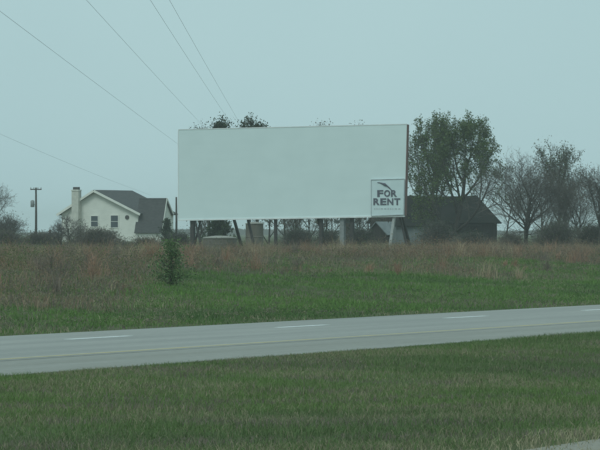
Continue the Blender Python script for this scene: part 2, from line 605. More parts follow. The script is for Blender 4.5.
# bushy weed heads: loose domes of small flecks (dead leaves and seed heads)
CX, CY = scatter(13000, 115, 250, 1.12, 2)
big = fnoise(CX, CY, 7.0, 171)
k = rng.uniform(0, 1, len(CX)) < weediness(CX, CY) * np.clip((big - .33) * 3.5, 0.05, 1) * (1 - .6 * sstep(sof(CX, CY), 60, 50))
CX, CY, big = CX[k], CY[k], big[k]
nc = len(CX)
ch_ = (.22 + 1.05 * np.clip((big - .35) * 2.6, 0, 1)) * rng.uniform(.35, 1.15, nc)
cr_ = ch_ * rng.uniform(.6, 1.3, nc)
hue = rng.uniform(0, 1, nc) * .45 + fnoise(CX, CY, 6, 211) * .75 + .10 * sstep(-CX / CY, .01, .04)
ccol = np.where((hue < .48)[:, None], RUSSET, np.where((hue < .60)[:, None], TAN * .9, np.where((hue < .80)[:, None], PURP * 1.1, GREEN * .9)))
ccol = (ccol * .8 + ccol.mean(0) * .2) * rng.uniform(.6, 1.1, (nc, 1))
tall = rng.uniform(0, 1, nc) < .03               # a few taller bushes stand out of the band
ch_ = np.where(tall, ch_ * 1.35, ch_)
domes('weed_heads', 'bushy tan and russet weed heads below the screen', CX, CY, ch_, cr_, ccol, 75, .02, .065, 'weeds')

# bunch grass: dead tufts standing out of the crest, some russet, some straw
CX, CY = scatter(2300, 120, 300, 1.12, 2)
sc_ = sof(CX, CY)
dens = np.clip((fnoise(CX, CY, 11, 231) - .40) * 5, .08, 1)
k = (rng.uniform(0, 1, len(CX)) < weediness(CX, CY) * dens) & (sc_ > 50) & (sc_ < 100)
CX, CY = CX[k], CY[k]
nc = len(CX)
th = rng.uniform(.40, 1.2, nc) * (.65 + .6 * fnoise(CX, CY, 14, 237))
tc_ = np.where((rng.uniform(0, 1, nc) < .55)[:, None], RUSSET, np.where((rng.uniform(0, 1, nc) < .6)[:, None], TAN * 1.1, PURP * .9)) * rng.uniform(.9, 1.35, (nc, 1))
idx = np.repeat(np.arange(nc), 90)
n = len(idx)
rr = rng.normal(0, 1, n) * th[idx] * .28
aa = rng.uniform(0, 2 * np.pi, n)
blades('bunch_grass', 'russet bunch grass tufts standing along the crest of the verge', CX[idx] + np.cos(aa) * rr, CY[idx] + np.sin(aa) * rr, th[idx] * rng.uniform(.35, 1.1, n) * np.exp(-(rr / (th[idx] * .5)) ** 2),
       rng.uniform(.008, .02, n), rng.uniform(.15, .8, n), tc_[idx] * rng.uniform(.8, 1.15, (n, 1)), cat='weeds')

# rough field beyond the screen
X, Y = scatter(70000, 352, 620, 1.12, 3)
n = len(X)
hh = (.2 + .5 * fnoise(X, Y, 8, 131)) * rng.uniform(.5, 1.1, n)
cc = mixc(DRY, PURP, fnoise(X, Y, 20, 137))
cc = np.where((rng.uniform(0, 1, n) < .35)[:, None], DKGREEN, cc) * rng.uniform(.7, 1.2, (n, 1))
blades('field_grass', 'rough dull grass of the field behind the screen', X, Y, hh, rng.uniform(.04, .09, n), rng.uniform(.1, .5, n), cc, bend=False)

# far-off wood on the skyline
n = 26000
Y = rng.uniform(2100, 2700, n)
X = rng.uniform(-.085, .085, n) * Y
tw = fnoise(X, Y * 0, 90, 151)
hgt = np.clip(.8 + 5 * (tw - .35), .5, 4)
Z = .7 + hgt * rng.uniform(0, 1, n) ** .8
sz = rng.uniform(.3, .8, n)
P = np.stack([X, Y, Z], 1)
V = np.stack([P + np.stack([-sz, 0 * sz, -sz * .6], 1), P + np.stack([sz, 0 * sz, -sz * .5], 1), P + np.stack([0 * sz, sz * .6, sz], 1)], 1).reshape(-1, 3)
cc = np.repeat(mixc((.05, .06, .04), (.09, .075, .06), rng.uniform(0, 1, n)), 3, 0)
tag(npmesh('distant_wood', V, np.arange(3 * n).reshape(-1, 3), M['leaf'], cc), 'low far-off wood on the skyline', 'wood', kind='stuff')


# ------------------------------------------------------------------ trees
def rot_about(v, axis, ang):
    return Matrix.Rotation(ang, 3, axis) @ v


def grow_tree(seed, height, trunk_r, spread=.5, levels=4, kids=(7, 6, 5, 5), fork=.22, up=.25, ratio=.62, min_r=.012, ntrunk=1, droop=0.0):
    """returns trunk MB, twig MB, list of leaf anchor points"""
    rd = random.Random(seed)
    tr, tw, tips = MB(), MB(), []

    def branch(p, d, L, r, lev):
        nseg = 5 if lev == 0 else (4 if lev == 1 else 3)
        pts, rad = [p.copy()], [r]
        for i in range(nseg):
            jit = Vector((rd.uniform(-1, 1), rd.uniform(-1, 1), rd.uniform(-1, 1)))
            d = (d + jit * (.10 if lev == 0 else .2) + Vector((0, 0, up * (.3 if lev == 0 else .5) - droop * lev * .1))).normalized()
            p = p + d * (L / nseg)
            pts.append(p.copy())
            rad.append(max(min_r * .7, r * (1 - (i + 1) / nseg * (.62 if lev < 2 else .75))))
        sides = 8 if lev == 0 else (5 if lev == 1 else 3)
        (tr if lev <= 1 else tw).tube(pts, rad, sides, cap=(lev <= 1))
        if lev >= levels:
            tips.extend(pts[1:])
            return
        if lev == levels - 1:
            tips.extend(pts[2:])
        nk = kids[min(lev, len(kids) - 1)]
        for k in range(nk):
            f = fork + (1 - fork) * (k + rd.uniform(.2, .9)) / nk if lev == 0 else .2 + .8 * (k + rd.uniform(.1, .9)) / nk
            f = min(f, .99)
            q = f * nseg
            i = int(q)
            pos = pts[i].lerp(pts[i + 1], q - i)
            dd = (pts[i + 1] - pts[i]).normalized()
            ax = dd.orthogonal().normalized()
            ax = rot_about(ax, dd, k * 2.4 + rd.uniform(-.5, .5))
            ang = spread * rd.uniform(.7, 1.35) * (1.25 - .45 * f if lev == 0 else 1.0)
            nd = rot_about(dd, ax, ang)
            rr = rad[i] * rd.uniform(.5, .7)
            LL = L * ratio * rd.uniform(.7, 1.15) * (1.15 - .45 * f if lev == 0 else 1 - .3 * f)
            branch(pos, nd, LL, max(min_r, rr), lev + 1)

    for t in range(ntrunk):
        off = Vector((rd.uniform(-.2, .2), rd.uniform(-.2, .2), -.1)) if ntrunk > 1 else Vector((0, 0, -.15))
        d0 = Vector((rd.uniform(-.22, .22), rd.uniform(-.22, .22), 1)).normalized() if ntrunk > 1 else Vector((rd.uniform(-.06, .06), rd.uniform(-.06, .06), 1))
        branch(off, d0, height * .62, trunk_r, 0)
    # scale to the wanted height
    top = max(v[2] for v in tr.v + tw.v)
    k = height / top
    for mb in (tr, tw):
        mb.v = [(x * k, y * k, z * k) for x, y, z in mb.v]
    tips = [t * k for t in tips]
    return tr, tw, tips


def leaves_arr(points, n, size, colr, seed, jitter=.35, zbias=0):
    rg = np.random.default_rng(seed)
    P = np.array([tuple(p) for p in points])
    idx = rg.integers(0, len(P), n)
    C0 = P[idx] + rg.normal(0, jitter, (n, 3))
    a = rg.normal(0, 1, (n, 3)); a /= np.linalg.norm(a, axis=1)[:, None]
    b = np.cross(a, rg.normal(0, 1, (n, 3))); b /= np.linalg.norm(b, axis=1)[:, None] + 1e-9
    sz = rg.uniform(.6, 1.3, (n, 1)) * size
    V = np.stack([C0 - a * sz, C0 + b * sz * .55, C0 + a * sz, C0 - b * sz * .55], 1).reshape(-1, 3)
    k = np.arange(n)[:, None] * 4
    T = np.concatenate([k + np.array([[0, 1, 2]]), k + np.array([[0, 2, 3]])], 0)
    c = np.asarray(colr)[rg.integers(0, len(colr), n)] * rg.uniform(.7, 1.25, (n, 1))
    return V, T, np.repeat(c, 4, 0)


def crown_obj(tw, leaf, parent):
    """one crown mesh: twigs (material 0) and leaves (material 1)"""
    Vt = np.array(tw.v, dtype=np.float32).reshape(-1, 3)
    fs = []
    for f in tw.f:
        for i in range(1, len(f) - 1):
            fs.append((f[0], f[i], f[i + 1]))
    Tt = np.array(fs, dtype=np.int32).reshape(-1, 3)
    mi = np.zeros(len(Tt), np.int32)
    C = np.full((len(Vt), 3), .1)
    if leaf is not None:
        V, T_, c = leaf
        T_ = T_ + len(Vt)
        Vt = np.concatenate([Vt, V]); Tt = np.concatenate([Tt, T_]); C = np.concatenate([C, c])
        mi = np.concatenate([mi, np.ones(len(T_), np.int32)])
    return npmesh('crown', Vt, Tt, [M['twig'], M['leaf']], C, mi, parent)


def tree(name, label, px, Y, top, seed, leafn=0, leafsize=.12, leafcol=None, cat='tree', group=None, tr_r=None, bark='bark', rz=None, jitter=.35, sx=1.0, dome=None, topn=0, **kw):
    loc = base(px, Y)
    height = H + (HOR - top) * Y / F - loc.z
    t = thing(name, label, cat, loc, rz if rz is not None else seed * 1.3, group)
    trm, tw, tips = grow_tree(seed, height, tr_r or height * .022, **kw)
    if sx != 1.0:
        for mb in (trm, tw):
            mb.v = [(x * sx, y * sx, z) for x, y, z in mb.v]
        tips = [Vector((p.x * sx, p.y * sx, p.z)) for p in tips]
    if dome:                      # narrow the crown towards its top, widen it low down
        def wf(z):
            f = min(max(z / height, 0), 1)
            return 1 + (dome[0] - 1) * min(f / .45, 1) if f < .45 else dome[0] + (dome[1] - dome[0]) * ((f - .45) / .55) ** 1.3
        for mb in (trm, tw):
            mb.v = [(x * wf(z), y * wf(z), z) for x, y, z in mb.v]
        tips = [Vector((p.x * wf(p.z), p.y * wf(p.z), p.z)) for p in tips]
    trm.build('trunk', M[bark], t, True)
    lf = leaves_arr(tips, leafn, leafsize, leafcol, seed + 5, jitter) if leafn else None
    if topn:                      # thicker young foliage at the very top
        high = [p for p in tips if p.z > height * .89]
        e = leaves_arr(high, topn, leafsize * 1.1, leafcol, seed + 9, .28)
        lf = (np.concatenate([lf[0], e[0]]), np.concatenate([lf[1], e[1] + len(lf[0])]), np.concatenate([lf[2], e[2]]))
    crown_obj(tw, lf, t)
    return t


LG = [(.11, .16, .045), (.08, .125, .04), (.13, .165, .055), (.06, .095, .035)]
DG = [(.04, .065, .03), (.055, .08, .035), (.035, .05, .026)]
BUD = [(.12, .105, .07), (.10, .11, .05), (.13, .10, .08)]

# the two leafing trees before the barn
BIG = dict(levels=5, kids=(8, 6, 5, 4, 3))
tree('leafing_tree', 'tall leafing tree just right of the screen, narrower left one of the pair', 431, 432, 112, 3, 9500, .09, LG, spread=.50, fork=.04, up=.34, ratio=.66, jitter=.12, sx=.85, dome=(1.0, .75), **BIG)
tree('leafing_tree', 'tall leafing tree before the barn, wider right one of the pair', 453, 428, 110, 8, 20000, .09, LG, spread=.62, fork=.03, up=.30, ratio=.70, jitter=.14, sx=.86, dome=(1.1, .66), **BIG)
# bare trees on the right
RB = 'trees right of the barn'
tree('bare_tree', 'big bare forked tree right of the dark barn', 526, 400, 145, 14, 900, .06, BUD, spread=.62, fork=.12, up=.06, ratio=.78, ntrunk=2, jitter=.2, tr_r=.2, min_r=.009, sx=1.15, group=RB, **BIG)
tree('budding_tree', 'upright budding tree, tallest on the right of the picture', 557, 405, 137, 19, 4500, .07, [(.10, .13, .06), (.11, .11, .065)], spread=.50, fork=.10, up=.32, ratio=.68, jitter=.2, tr_r=.17, min_r=.009, group=RB, **BIG)
tree('bare_tree', 'low bushy bare tree between the tall budding tree and the right edge', 579, 400, 172, 23, 600, .06, BUD, spread=.65, levels=4, kids=(8, 6, 5, 4), min_r=.009, fork=.08, up=.1, ratio=.75, ntrunk=2, tr_r=.1, group=RB)
tree('bare_tree', 'bare tree with leaning trunk cut by the right edge of the picture', 599, 385, 158, 29, 500, .07, BUD, spread=.62, fork=.15, up=.1, ratio=.75, tr_r=.16, group=RB, **BIG)
tree('bare_tree', 'bare tree between the forked tree and the tall budding tree', 543, 415, 163, 91, 400, .06, BUD, spread=.6, levels=4, kids=(8, 6, 6, 4), min_r=.009, fork=.12, up=.12, ratio=.72, tr_r=.12, group=RB)
tree('bare_tree', 'many stemmed bare tree just right of the tall budding tree', 570, 412, 166, 97, 500, .06, BUD, spread=.6, levels=4, kids=(8, 6, 6, 4), min_r=.009, fork=.1, up=.12, ratio=.72, ntrunk=2, tr_r=.10, group=RB)
tree('bare_shrub', 'wide bare shrub standing between the wooden post and the house', 60, 405, 221, 99, 0, spread=.8, levels=4, kids=(6, 5, 5, 4), fork=.1, up=.05, ratio=.8, tr_r=.07, ntrunk=2, cat='shrub')
tree('bare_tree', 'thin bare tree standing against the barn corner', 506, 440, 170, 33, 300, .06, BUD, spread=.5, levels=4, kids=(7, 6, 5, 4), fork=.25, up=.15, ratio=.7, tr_r=.1, group=RB)
tree('bare_tree', 'bare tree cut by the left edge of the picture', -6, 470, 168, 37, 300, .07, BUD, spread=.62, fork=.15, up=.08, ratio=.78, tr_r=.17, **BIG)
tree('bare_tree', 'low twiggy thicket left of the utility pole', 9, 460, 212, 41, 900, .07, BUD, spread=.7, levels=4, kids=(7, 6, 5, 4), fork=.08, up=.1, ratio=.75, ntrunk=3, tr_r=.07)
# bare shrubs before the house
tree('bare_shrub', 'crooked bare shrub before the chimney end of the house', 70, 400, 212, 43, 0, spread=.8, levels=4, kids=(6, 5, 5, 4), fork=.2, up=.02, ratio=.8, tr_r=.11, cat='shrub')
tree('bare_shrub', 'small bare shrub just right of the chimney', 83, 395, 218, 47, 0, spread=.75, levels=4, kids=(5, 5, 5, 4), fork=.2, up=.05, ratio=.8, tr_r=.09, cat='shrub')
# trees behind the screen, their tops above it
tree('tall_tree', 'dark tree behind the screen, left of the two tufts above its top edge', 225, 430, 116, 51, 6000, .10, DG, spread=.35, kids=(9, 6, 5, 4), fork=.25, up=.5, sx=.42, jitter=.15, dome=(1, 2.0), topn=650)
tree('tall_tree', 'dark tree behind the screen, wider right tuft above its top edge', 257, 428, 117, 57, 8000, .10, DG, spread=.4, kids=(9, 6, 5, 4), fork=.25, up=.45, sx=.62, jitter=.15, dome=(1, 2.4), topn=900)
tree('tall_tree', 'slender tree behind the screen, tiny leftmost tip above its top edge', 210, 436, 123, 61, 1500, .1, DG, spread=.3, kids=(7, 5, 5, 4), fork=.3, up=.5, sx=.7)
tree('tall_tree', 'bare tree behind the screen, faint twigs above the middle of its top edge', 347, 440, 120.5, 67, 1500, .09, BUD, spread=.55, kids=(8, 6, 5, 4), fork=.25, up=.25)
# thin trees seen through the legs of the screen
for i, (px, Y, top, lab) in enumerate([
        (268, 425, 190, 'right beside the tall tan tank'), (284, 445, 180, 'just right of the first dark post from the tanks'),
        (296, 420, 196, 'midway between the two thin dark posts'), (309, 450, 185, 'just left of the second thin dark post'),
        (326, 430, 190, 'between the second dark post and the grey post'), (333, 455, 180, 'against the left side of the thick grey post'),
        (359, 440, 188, 'just right of the thick dark post'), (200, 450, 200, 'at the far left leg'), (369, 460, 192, 'before the small gable shed')]):
    tree('bare_tree', 'thin bare tree under the screen, ' + lab, px, Y, top, 71 + i * 3, 900, .09, BUD + DG[:1], group='thin trees behind the screen', spread=.55, kids=(7, 5, 5, 4), fork=.06, up=.2, ratio=.7, tr_r=.10)


def conifer(name, label, px, Y, top, wide, seed, n, cols, loose=.3, base_py=None):
    loc = base(px, Y)
    height = H + (HOR - top) * Y / F - loc.z
    t = thing(name, label, 'conifer', loc)
    rd = random.Random(seed)
    tr = MB().tube([(0, 0, -.1), (.02, .01, height * .5), (0, 0, height * .96)], [height * .028, height * .018, .01], 7)
    tr.build('trunk', M['bark'], t, True)
    tw = MB()
    tips = []
    nb = int(34 + height * 6)
    for k in range(nb):
        f = ((k + rd.random()) / nb) ** 1.25
        z = height * (.0 + .95 * f)
        L = wide * (1 - f) ** .75 * rd.uniform(.35, 1.3) + .05
        a = k * 2.39996 + rd.uniform(-.4, .4)
        rise = rd.uniform(.15, .65) + f * .4
        p = [Vector((0, 0, z)), Vector((math.cos(a) * L * .5, math.sin(a) * L * .5, z + L * rise * .35)), Vector((math.cos(a) * L, math.sin(a) * L, z + L * rise))]
        tw.tube(p, [.012 * height / 2 + .004, .008, .004], 3, cap=False)
        for q in range(7):
            u = .25 + .75 * q / 6
            tips.append(p[0].lerp(p[2], u) + Vector((0, 0, -.04 * L)))
    tips.append(Vector((0, 0, height * .98)))
    crown_obj(tw, leaves_arr(tips, n, height * .028, cols, seed, height * .03 * (1 + loose)), t)
    return t


conifer('young_cedar', 'young green cedar on the verge below the left end of the screen', 171, 140, 242, .56, 5, 2300, [(.14, .22, .09), (.17, .24, .10), (.11, .17, .08)], 1.8)
conifer('dark_cedar', 'small dark cedar by the right end of the house', 167, 480, 219, 1.0, 9, 5000, DG)
conifer('dark_cedar', 'broad dark cedar under the left part of the screen', 219, 425, 205, 1.5, 13, 8000, DG)


def brush(name, label, px, Y, half_px, top, seed, n, cols=None):
    """low mound of bare arching stems"""
    loc = base(px, Y)
    hh = H + (HOR - top) * Y / F - loc.z
    hw = half_px * Y / F
    t = thing(name, label, 'brush', loc)
    rd = random.Random(seed)
    stems, tw, tips = MB(), MB(), []
    for i in range(n):
        bx, by = rd.gauss(0, hw * .42), rd.gauss(0, hw * .3)
        k = max(.15, 1 - (bx / hw) ** 2) * rd.uniform(.55, 1.05)
        lx, ly = rd.uniform(-.6, .6), rd.uniform(-.6, .6)
        p = [Vector((bx, by, -.05)), Vector((bx + lx * .4, by + ly * .4, hh * k * .6)), Vector((bx + lx * 1.2, by + ly * 1.2, hh * k))]
        (stems if i % 4 == 0 else tw).tube(p, [.022, .016, .008], 3, cap=False)
        for j in range(5):
            f = rd.uniform(.3, 1)
            a = p[1].lerp(p[2], f)
            e = a + Vector((rd.uniform(-.5, .5), rd.uniform(-.5, .5), rd.uniform(-.1, .35)))
            tw.tube([a, e], [.010, .006], 3, cap=False)
            tips.append(e)
    stems.build('stem', M['bark'], t)['kind'] = 'stuff'
    crown_obj(tw, leaves_arr(tips, len(tips) * 2, .05, cols or BUD, seed, .15), t)
    return t


brush('brush_mound', 'grey brown brush mound before the windows of the house', 96, 385, 34, 229, 1, 420)
brush('brush_mound', 'dark brush at the foot of the house wing beside the dark cedar', 178, 410, 12, 233, 2, 180, DG)
brush('brush_mound', 'low brush under the bare trees right of the barn', 556, 392, 26, 222, 3, 420, [(.085, .11, .05), (.07, .095, .045), (.11, .10, .065)])
brush('brush_mound', 'low brush between the barn corner and the big bare tree', 512, 396, 14, 234, 10, 160)
brush('brush_mound', 'low brush at the foot of the utility pole', 40, 420, 20, 233, 11, 300)
brush('brush_mound', 'low brush at the left edge of the picture', 6, 425, 20, 232, 15, 300)
brush('brush_mound', 'low brush below the wing of the house', 146, 395, 16, 239, 12, 200)
brush('brush_mound', 'dark brush round the trunks of the two leafing trees', 438, 424, 20, 222, 14, 420, DG)
brush('brush_mound', 'low brush at the right edge of the picture', 590, 388, 18, 224, 4, 300, [(.085, .11, .05), (.07, .095, .045), (.11, .10, .065)])
brush('brush_mound', 'tangled brush before the dark barn wall', 470, 420, 20, 233, 6, 260, DG)
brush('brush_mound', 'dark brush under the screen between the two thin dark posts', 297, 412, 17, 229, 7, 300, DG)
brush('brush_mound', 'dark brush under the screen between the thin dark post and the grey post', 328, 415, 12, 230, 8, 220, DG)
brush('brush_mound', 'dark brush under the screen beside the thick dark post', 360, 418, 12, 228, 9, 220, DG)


# ================================================================== SCREEN
PSI = R(25)
YC = 350.0
XC = (292 - 300) * YC / F
scr_base = Vector((XC, YC, g(XC, YC)))
scr = thing('drive_in_screen', 'huge blank white outdoor cinema screen on legs facing the road', 'movie screen', scr_base, -PSI)
MI = Matrix.Translation(-scr_base)
RI = Matrix.Rotation(PSI, 4, 'Z')


def on_screen(px, py):
    """ray through a photo point met with the upright plane of the screen face, in screen-local (x, z)"""
    dx, dz = (px - 300) / F, (HOR - py) / F
    tp = math.tan(PSI)
    Y = (YC + XC * tp) / (1 + dx * tp)
    p = RI @ (MI @ Vector((dx * Y, Y, H + dz * Y)))
    return p.x, p.z


TL, TR, BL, BR = on_screen(178.5, 130), on_screen(406.8, 124.5), on_screen(178.5, 219.5), on_screen(404.5, 215.5)
THK = .34


def quadslab(mb, c, y0, y1, mi=0):
    (tl, tr_, br, bl) = c
    vs = [(bl[0], y0, bl[1]), (br[0], y0, br[1]), (tr_[0], y0, tr_[1]), (tl[0], y0, tl[1]), (bl[0], y1, bl[1]), (br[0], y1, br[1]), (tr_[0], y1, tr_[1]), (tl[0], y1, tl[1])]
    return mb.add(vs, [(0, 1, 2, 3), (7, 6, 5, 4), (0, 4, 5, 1), (1, 5, 6, 2), (2, 6, 7, 3), (3, 7, 4, 0)], mi)


quadslab(MB(), (TL, TR, BR, BL), 0, .06).build('screen_face', M['screen'], scr)


def lerp2(a, b, f):
    return (a[0] + (b[0] - a[0]) * f, a[1] + (b[1] - a[1]) * f)


# trims round the face
def edge_bar(name, a, b, w_, y0, y1, m):
    a3, b3 = Vector((a[0], (y0 + y1) / 2, a[1])), Vector((b[0], (y0 + y1) / 2, b[1]))
    MB().bar(a3, b3, y1 - y0, w_).build(name, m, scr)


edge_bar('bottom_trim', (BL[0], BL[1] - .05), (BR[0], BR[1] - .05), .10, -.05, .12, M['screen_trim'])
edge_bar('top_trim', (TL[0], TL[1] + .03), (TR[0], TR[1] + .03), .06, -.02, .10, M['screen_trim'])
# side boards closing the timber frame
MB().add([(TR[0] + .003, -.01, TR[1]), (BR[0] + .003, -.01, BR[1]), (BR[0] + .003, THK, BR[1]), (TR[0] + .003, THK, TR[1]),
          (TR[0] + .05, -.01, TR[1]), (BR[0] + .05, -.01, BR[1]), (BR[0] + .05, THK, BR[1]), (TR[0] + .05, THK, TR[1])],
         [(0, 1, 2, 3), (7, 6, 5, 4), (0, 4, 5, 1), (1, 5, 6, 2), (2, 6, 7, 3), (3, 7, 4, 0)]).build('side_board', M['redwood'], scr)
MB().add([(TL[0] - .05, -.01, TL[1]), (BL[0] - .05, -.01, BL[1]), (BL[0] - .05, THK, BL[1]), (TL[0] - .05, THK, TL[1]),
          (TL[0] - .003, -.01, TL[1]), (BL[0] - .003, -.01, BL[1]), (BL[0] - .003, THK, BL[1]), (TL[0] - .003, THK, TL[1])],
         [(0, 1, 2, 3), (7, 6, 5, 4), (0, 4, 5, 1), (1, 5, 6, 2), (2, 6, 7, 3), (3, 7, 4, 0)]).build('side_board', M['screen_trim'], scr)
for f in (.06, .28, .5, .72, .94):         # girts behind the face
    a, b = lerp2(BL, TL, f), lerp2(BR, TR, f)
    edge_bar('girt', a, b, .12, .062, .18, M['rust'])


def gl(x, y):
    """ground height in screen-local z"""
    p = scr_base + Vector((x * math.cos(PSI) + y * math.sin(PSI), -x * math.sin(PSI) + y * math.cos(PSI), 0))
    return g(p.x, p.y) - scr_base.z - .15


def xloc(px):
    return on_screen(px, 218)[0]


def post(px, w_, m, lean=0.0, y=.30, part='leg'):
    x = xloc(px)
    f = (x - BL[0]) / (BR[0] - BL[0])
    ztop = TL[1] + (TR[1] - TL[1]) * f - .3
    zb = BL[1] + (BR[1] - BL[1]) * f
    if lean:
        MB().bar((x, y, zb + .4), (x + lean, y, gl(x + lean, y)), w_).build(part, m, scr)
    else:
        MB().bar((x, y, gl(x, y)), (x, y, ztop), w_).build(part, m, scr)


post(191, .30, M['rust'])
post(193, .12, M['rust'], lean=.75, y=.12, part='brace')
post(198.5, .12, M['rust'], lean=-.8, y=.62, part='brace')
post(243.5, .16, M['rust'], lean=.75, y=.55, part='brace')
post(274, .20, M['rust'])
post(319.5, .22, M['rust'])
post(341, .34, M['greysteel'])
post(350.5, .26, M['rust'])
post(394.5, .20, M['palesteel'], lean=-.5, y=.15)
post(395.5, .14, M['rust'], lean=.8, y=.60, part='brace')
# back braces down to the field
for px in (215, 300, 385):
    x = xloc(px)
    MB().bar((x, .5, BL[1] + 4.5), (x, 5.0, gl(x, 5.0)), .18).build('back_brace', M['rust'], scr)
x0, x1 = xloc(331), xloc(347)
zc = on_screen(339, 221.5)[1]
MB().box((x0, .53, zc - .12), (x1, .68, zc + .10)).build('cross_beam', M['greysteel'], scr)

# ---- FOR RENT sign, fixed to the lower right corner of the screen
c_tl, c_tr, c_br, c_bl = on_screen(371.8, 179.8), on_screen(405.0, 178.8), on_screen(404.2, 214.6), on_screen(371.8, 215.9)
sgo = thing('for_rent_sign', 'pale FOR RENT sign board in the lower right corner of the screen', 'sign',
            scr_base + Matrix.Rotation(-PSI, 3, 'Z') @ Vector((c_bl[0], -.055, c_bl[1])), -PSI)
ox, oz = c_bl


def L2(p):
    return (p[0] - ox, p[1] - oz)


q = [L2(p) for p in (c_tl, c_tr, c_br, c_bl)]
quadslab(MB(), q, -.04, .052).build('board', M['sign_face'], sgo)
for a, b in ((0, 1), (1, 2), (2, 3), (3, 0)):
    fb = MB().bar((q[a][0], -.05, q[a][1]), (q[b][0], -.05, q[b][1]), .04, .06)
    fb.build('border', M['sign_faint'], sgo)


def letters(text, pxa, pxb, pyt, pyb, m, nm, bold=.035):
    for i, ch in enumerate(text):
        cu = bpy.data.curves.new('t', 'FONT')
        cu.body = ch
        cu.size = 1.0
        cu.offset = bold
        cu.extrude = .012
        to = bpy.data.objects.new('t', cu)
        col.objects.link(to)
        dg = bpy.context.evaluated_depsgraph_get()
        me = bpy.data.meshes.new_from_object(to.evaluated_get(dg))
        bpy.data.objects.remove(to)
        vs = np.array([v.co[:] for v in me.vertices])
        mn, mxx = vs.min(0), vs.max(0)
        n_ = len(text)
        wcell = (pxb - pxa) / n_
        a0, a1 = pxa + wcell * i + wcell * .06, pxa + wcell * (i + 1) - wcell * .06
        lx0, lz0 = L2(on_screen(a0, pyb))
        lx1, lz1 = L2(on_screen(a1, pyt))
        for v in me.vertices:
            fx = (v.co.x - mn[0]) / (mxx[0] - mn[0])
            fy = (v.co.y - mn[1]) / (mxx[1] - mn[1])
            v.co = (lx0 + (lx1 - lx0) * fx, -.06 - v.co.z, lz0 + (lz1 - lz0) * fy)
        me.materials.append(m)
        o = bpy.data.objects.new(nm, me)
        col.objects.link(o)
        o.parent = sgo


letters('FOR', 377.5, 398, 190.0, 196.8, M['sign_ink'], 'letter')
letters('RENT', 373.6, 401.3, 198.2, 205.0, M['sign_ink'], 'letter')
# the drawn swoosh above the words: a thin stroke that drops to the right with a dark blot on it
sw = [(378, 182.6), (380.5, 182.8), (383, 183.6), (385.3, 184.4), (388, 186.2), (390.5, 188.4), (392.6, 190.6)]
swr = [.03, .04, .07, .11, .06, .045, .03]
pts = [L2(on_screen(*p)) for p in sw]
MB().tube([(p[0], -.05, p[1]) for p in pts], swr, 6).build('swoosh', M['sign_ink'], sgo)
# faint illegible small print under the words
rd = random.Random(4)
x = 374.5
while x < 400:
    wl_ = rd.uniform(1.0, 2.6)
    a, b = L2(on_screen(x, 209.6)), L2(on_screen(min(x + wl_, 401), 208.2))
    MB().box((a[0], -.046, a[1]), (b[0], -.0405, b[1])).build('small_print', M['sign_faint'], sgo)
    x += wl_ + rd.uniform(.7, 1.3)

# ================================================================== HOUSE
HP = R(22)
YH = 541.0
hp = base(138, YH)
house = thing('farmhouse', 'cream farmhouse with dark roof, white chimney and steep right wing', 'house', hp, -HP)
kx = YH / F


def zz(py):
    return H + (HOR - py) * kx - hp.z


W_, LR, UA = 9.9, 10.4, -5.55       # gable width, depth, place of the ridge
ZE, ZA = zz(213.5), zz(191.5)
# main block: gable front wall with thickness, side and back walls
pf = [(-W_, 0, -.2), (0, 0, -.2), (0, 0, ZE), (UA, 0, ZA), (-W_, 0, ZE)]
MB().add(pf + [(x, .2, z) for x, _, z in pf], [(0, 1, 2, 3, 4), (9, 8, 7, 6, 5), (0, 5, 6, 1), (1, 6, 7, 2), (2, 7, 8, 3), (3, 8, 9, 4), (4, 9, 5, 0)]).build('front_wall', M['cream'], house)
MB().add([(x, LR - .2, z) for x, _, z in pf] + [(x, LR, z) for x, _, z in pf], [(0, 1, 2, 3, 4), (9, 8, 7, 6, 5), (0, 5, 6, 1), (1, 6, 7, 2), (2, 7, 8, 3), (3, 8, 9, 4), (4, 9, 5, 0)]).build('back_wall', M['cream'], house)
MB().box((-.2, .202, -.2), (-.002, LR - .202, ZE)).build('side_wall', M['cream'], house)
MB().box((-W_ + .002, .202, -.2), (-W_ + .2, LR - .202, ZE)).build('side_wall', M['cream'], house)
ov = .45
for sgn in (1, -1):
    run = -UA if sgn > 0 else W_ + UA
    sl_ = (ZA - ZE) / run
    e = UA + sgn * (run + ov)
    ze = ZE - sl_ * ov
    A = [(UA + .003 * sgn, -.4, ZA + .22), (e, -.4, ze + .22), (e, LR + .4, ze + .22), (UA + .003 * sgn, LR + .4, ZA + .22)]
    MB().slab(A if sgn > 0 else A[::-1], .2).build('roof', M['shingle'], house)
    MB().bar((UA + .02 * sgn, -.44, ZA + .08), (e, -.44, ze + .08), .06, .26).build('rake_board', M['trimwhite'], house)


def window(u0, u1, py0, py1, parent=house):
    z0, z1 = zz(py1), zz(py0)
    fr = MB()
    t_ = .1
    fr.box((u0 - t_, -.06, z0 - t_), (u0, .02, z1 + t_)).box((u1, -.06, z0 - t_), (u1 + t_, .02, z1 + t_))
    fr.box((u0, -.06, z1), (u1, .02, z1 + t_)).box((u0, -.06, z0 - t_), (u1, .02, z0))
    fr.box((u0, -.05, (z0 + z1) / 2 - .025), (u1, .01, (z0 + z1) / 2 + .025))
    w0 = fr.build('window', M['trimwhite'], parent)
    MB().box((u0, -.03, z0), (u1, -.01, (z0 + z1) / 2 - .026)).build('pane', M['glass'], w0)
    MB().box((u0, -.03, (z0 + z1) / 2 + .026), (u1, -.01, z1)).build('pane', M['glass'], w0)


def uu(px):
    return (px - 138) * kx / math.cos(HP)


window(uu(90.3), uu(97.3), 216, 226.5)
window(uu(110.5), uu(117.8), 215.5, 227.5)
vo = MB().lathe([(.22, -.06), (.26, -.05), (.26, .05)], 14).build('vent', M['capdark'], house)
vo.rotation_euler = (R(90), 0, 0)
vo.location = (uu(127), -.02, zz(217.3))
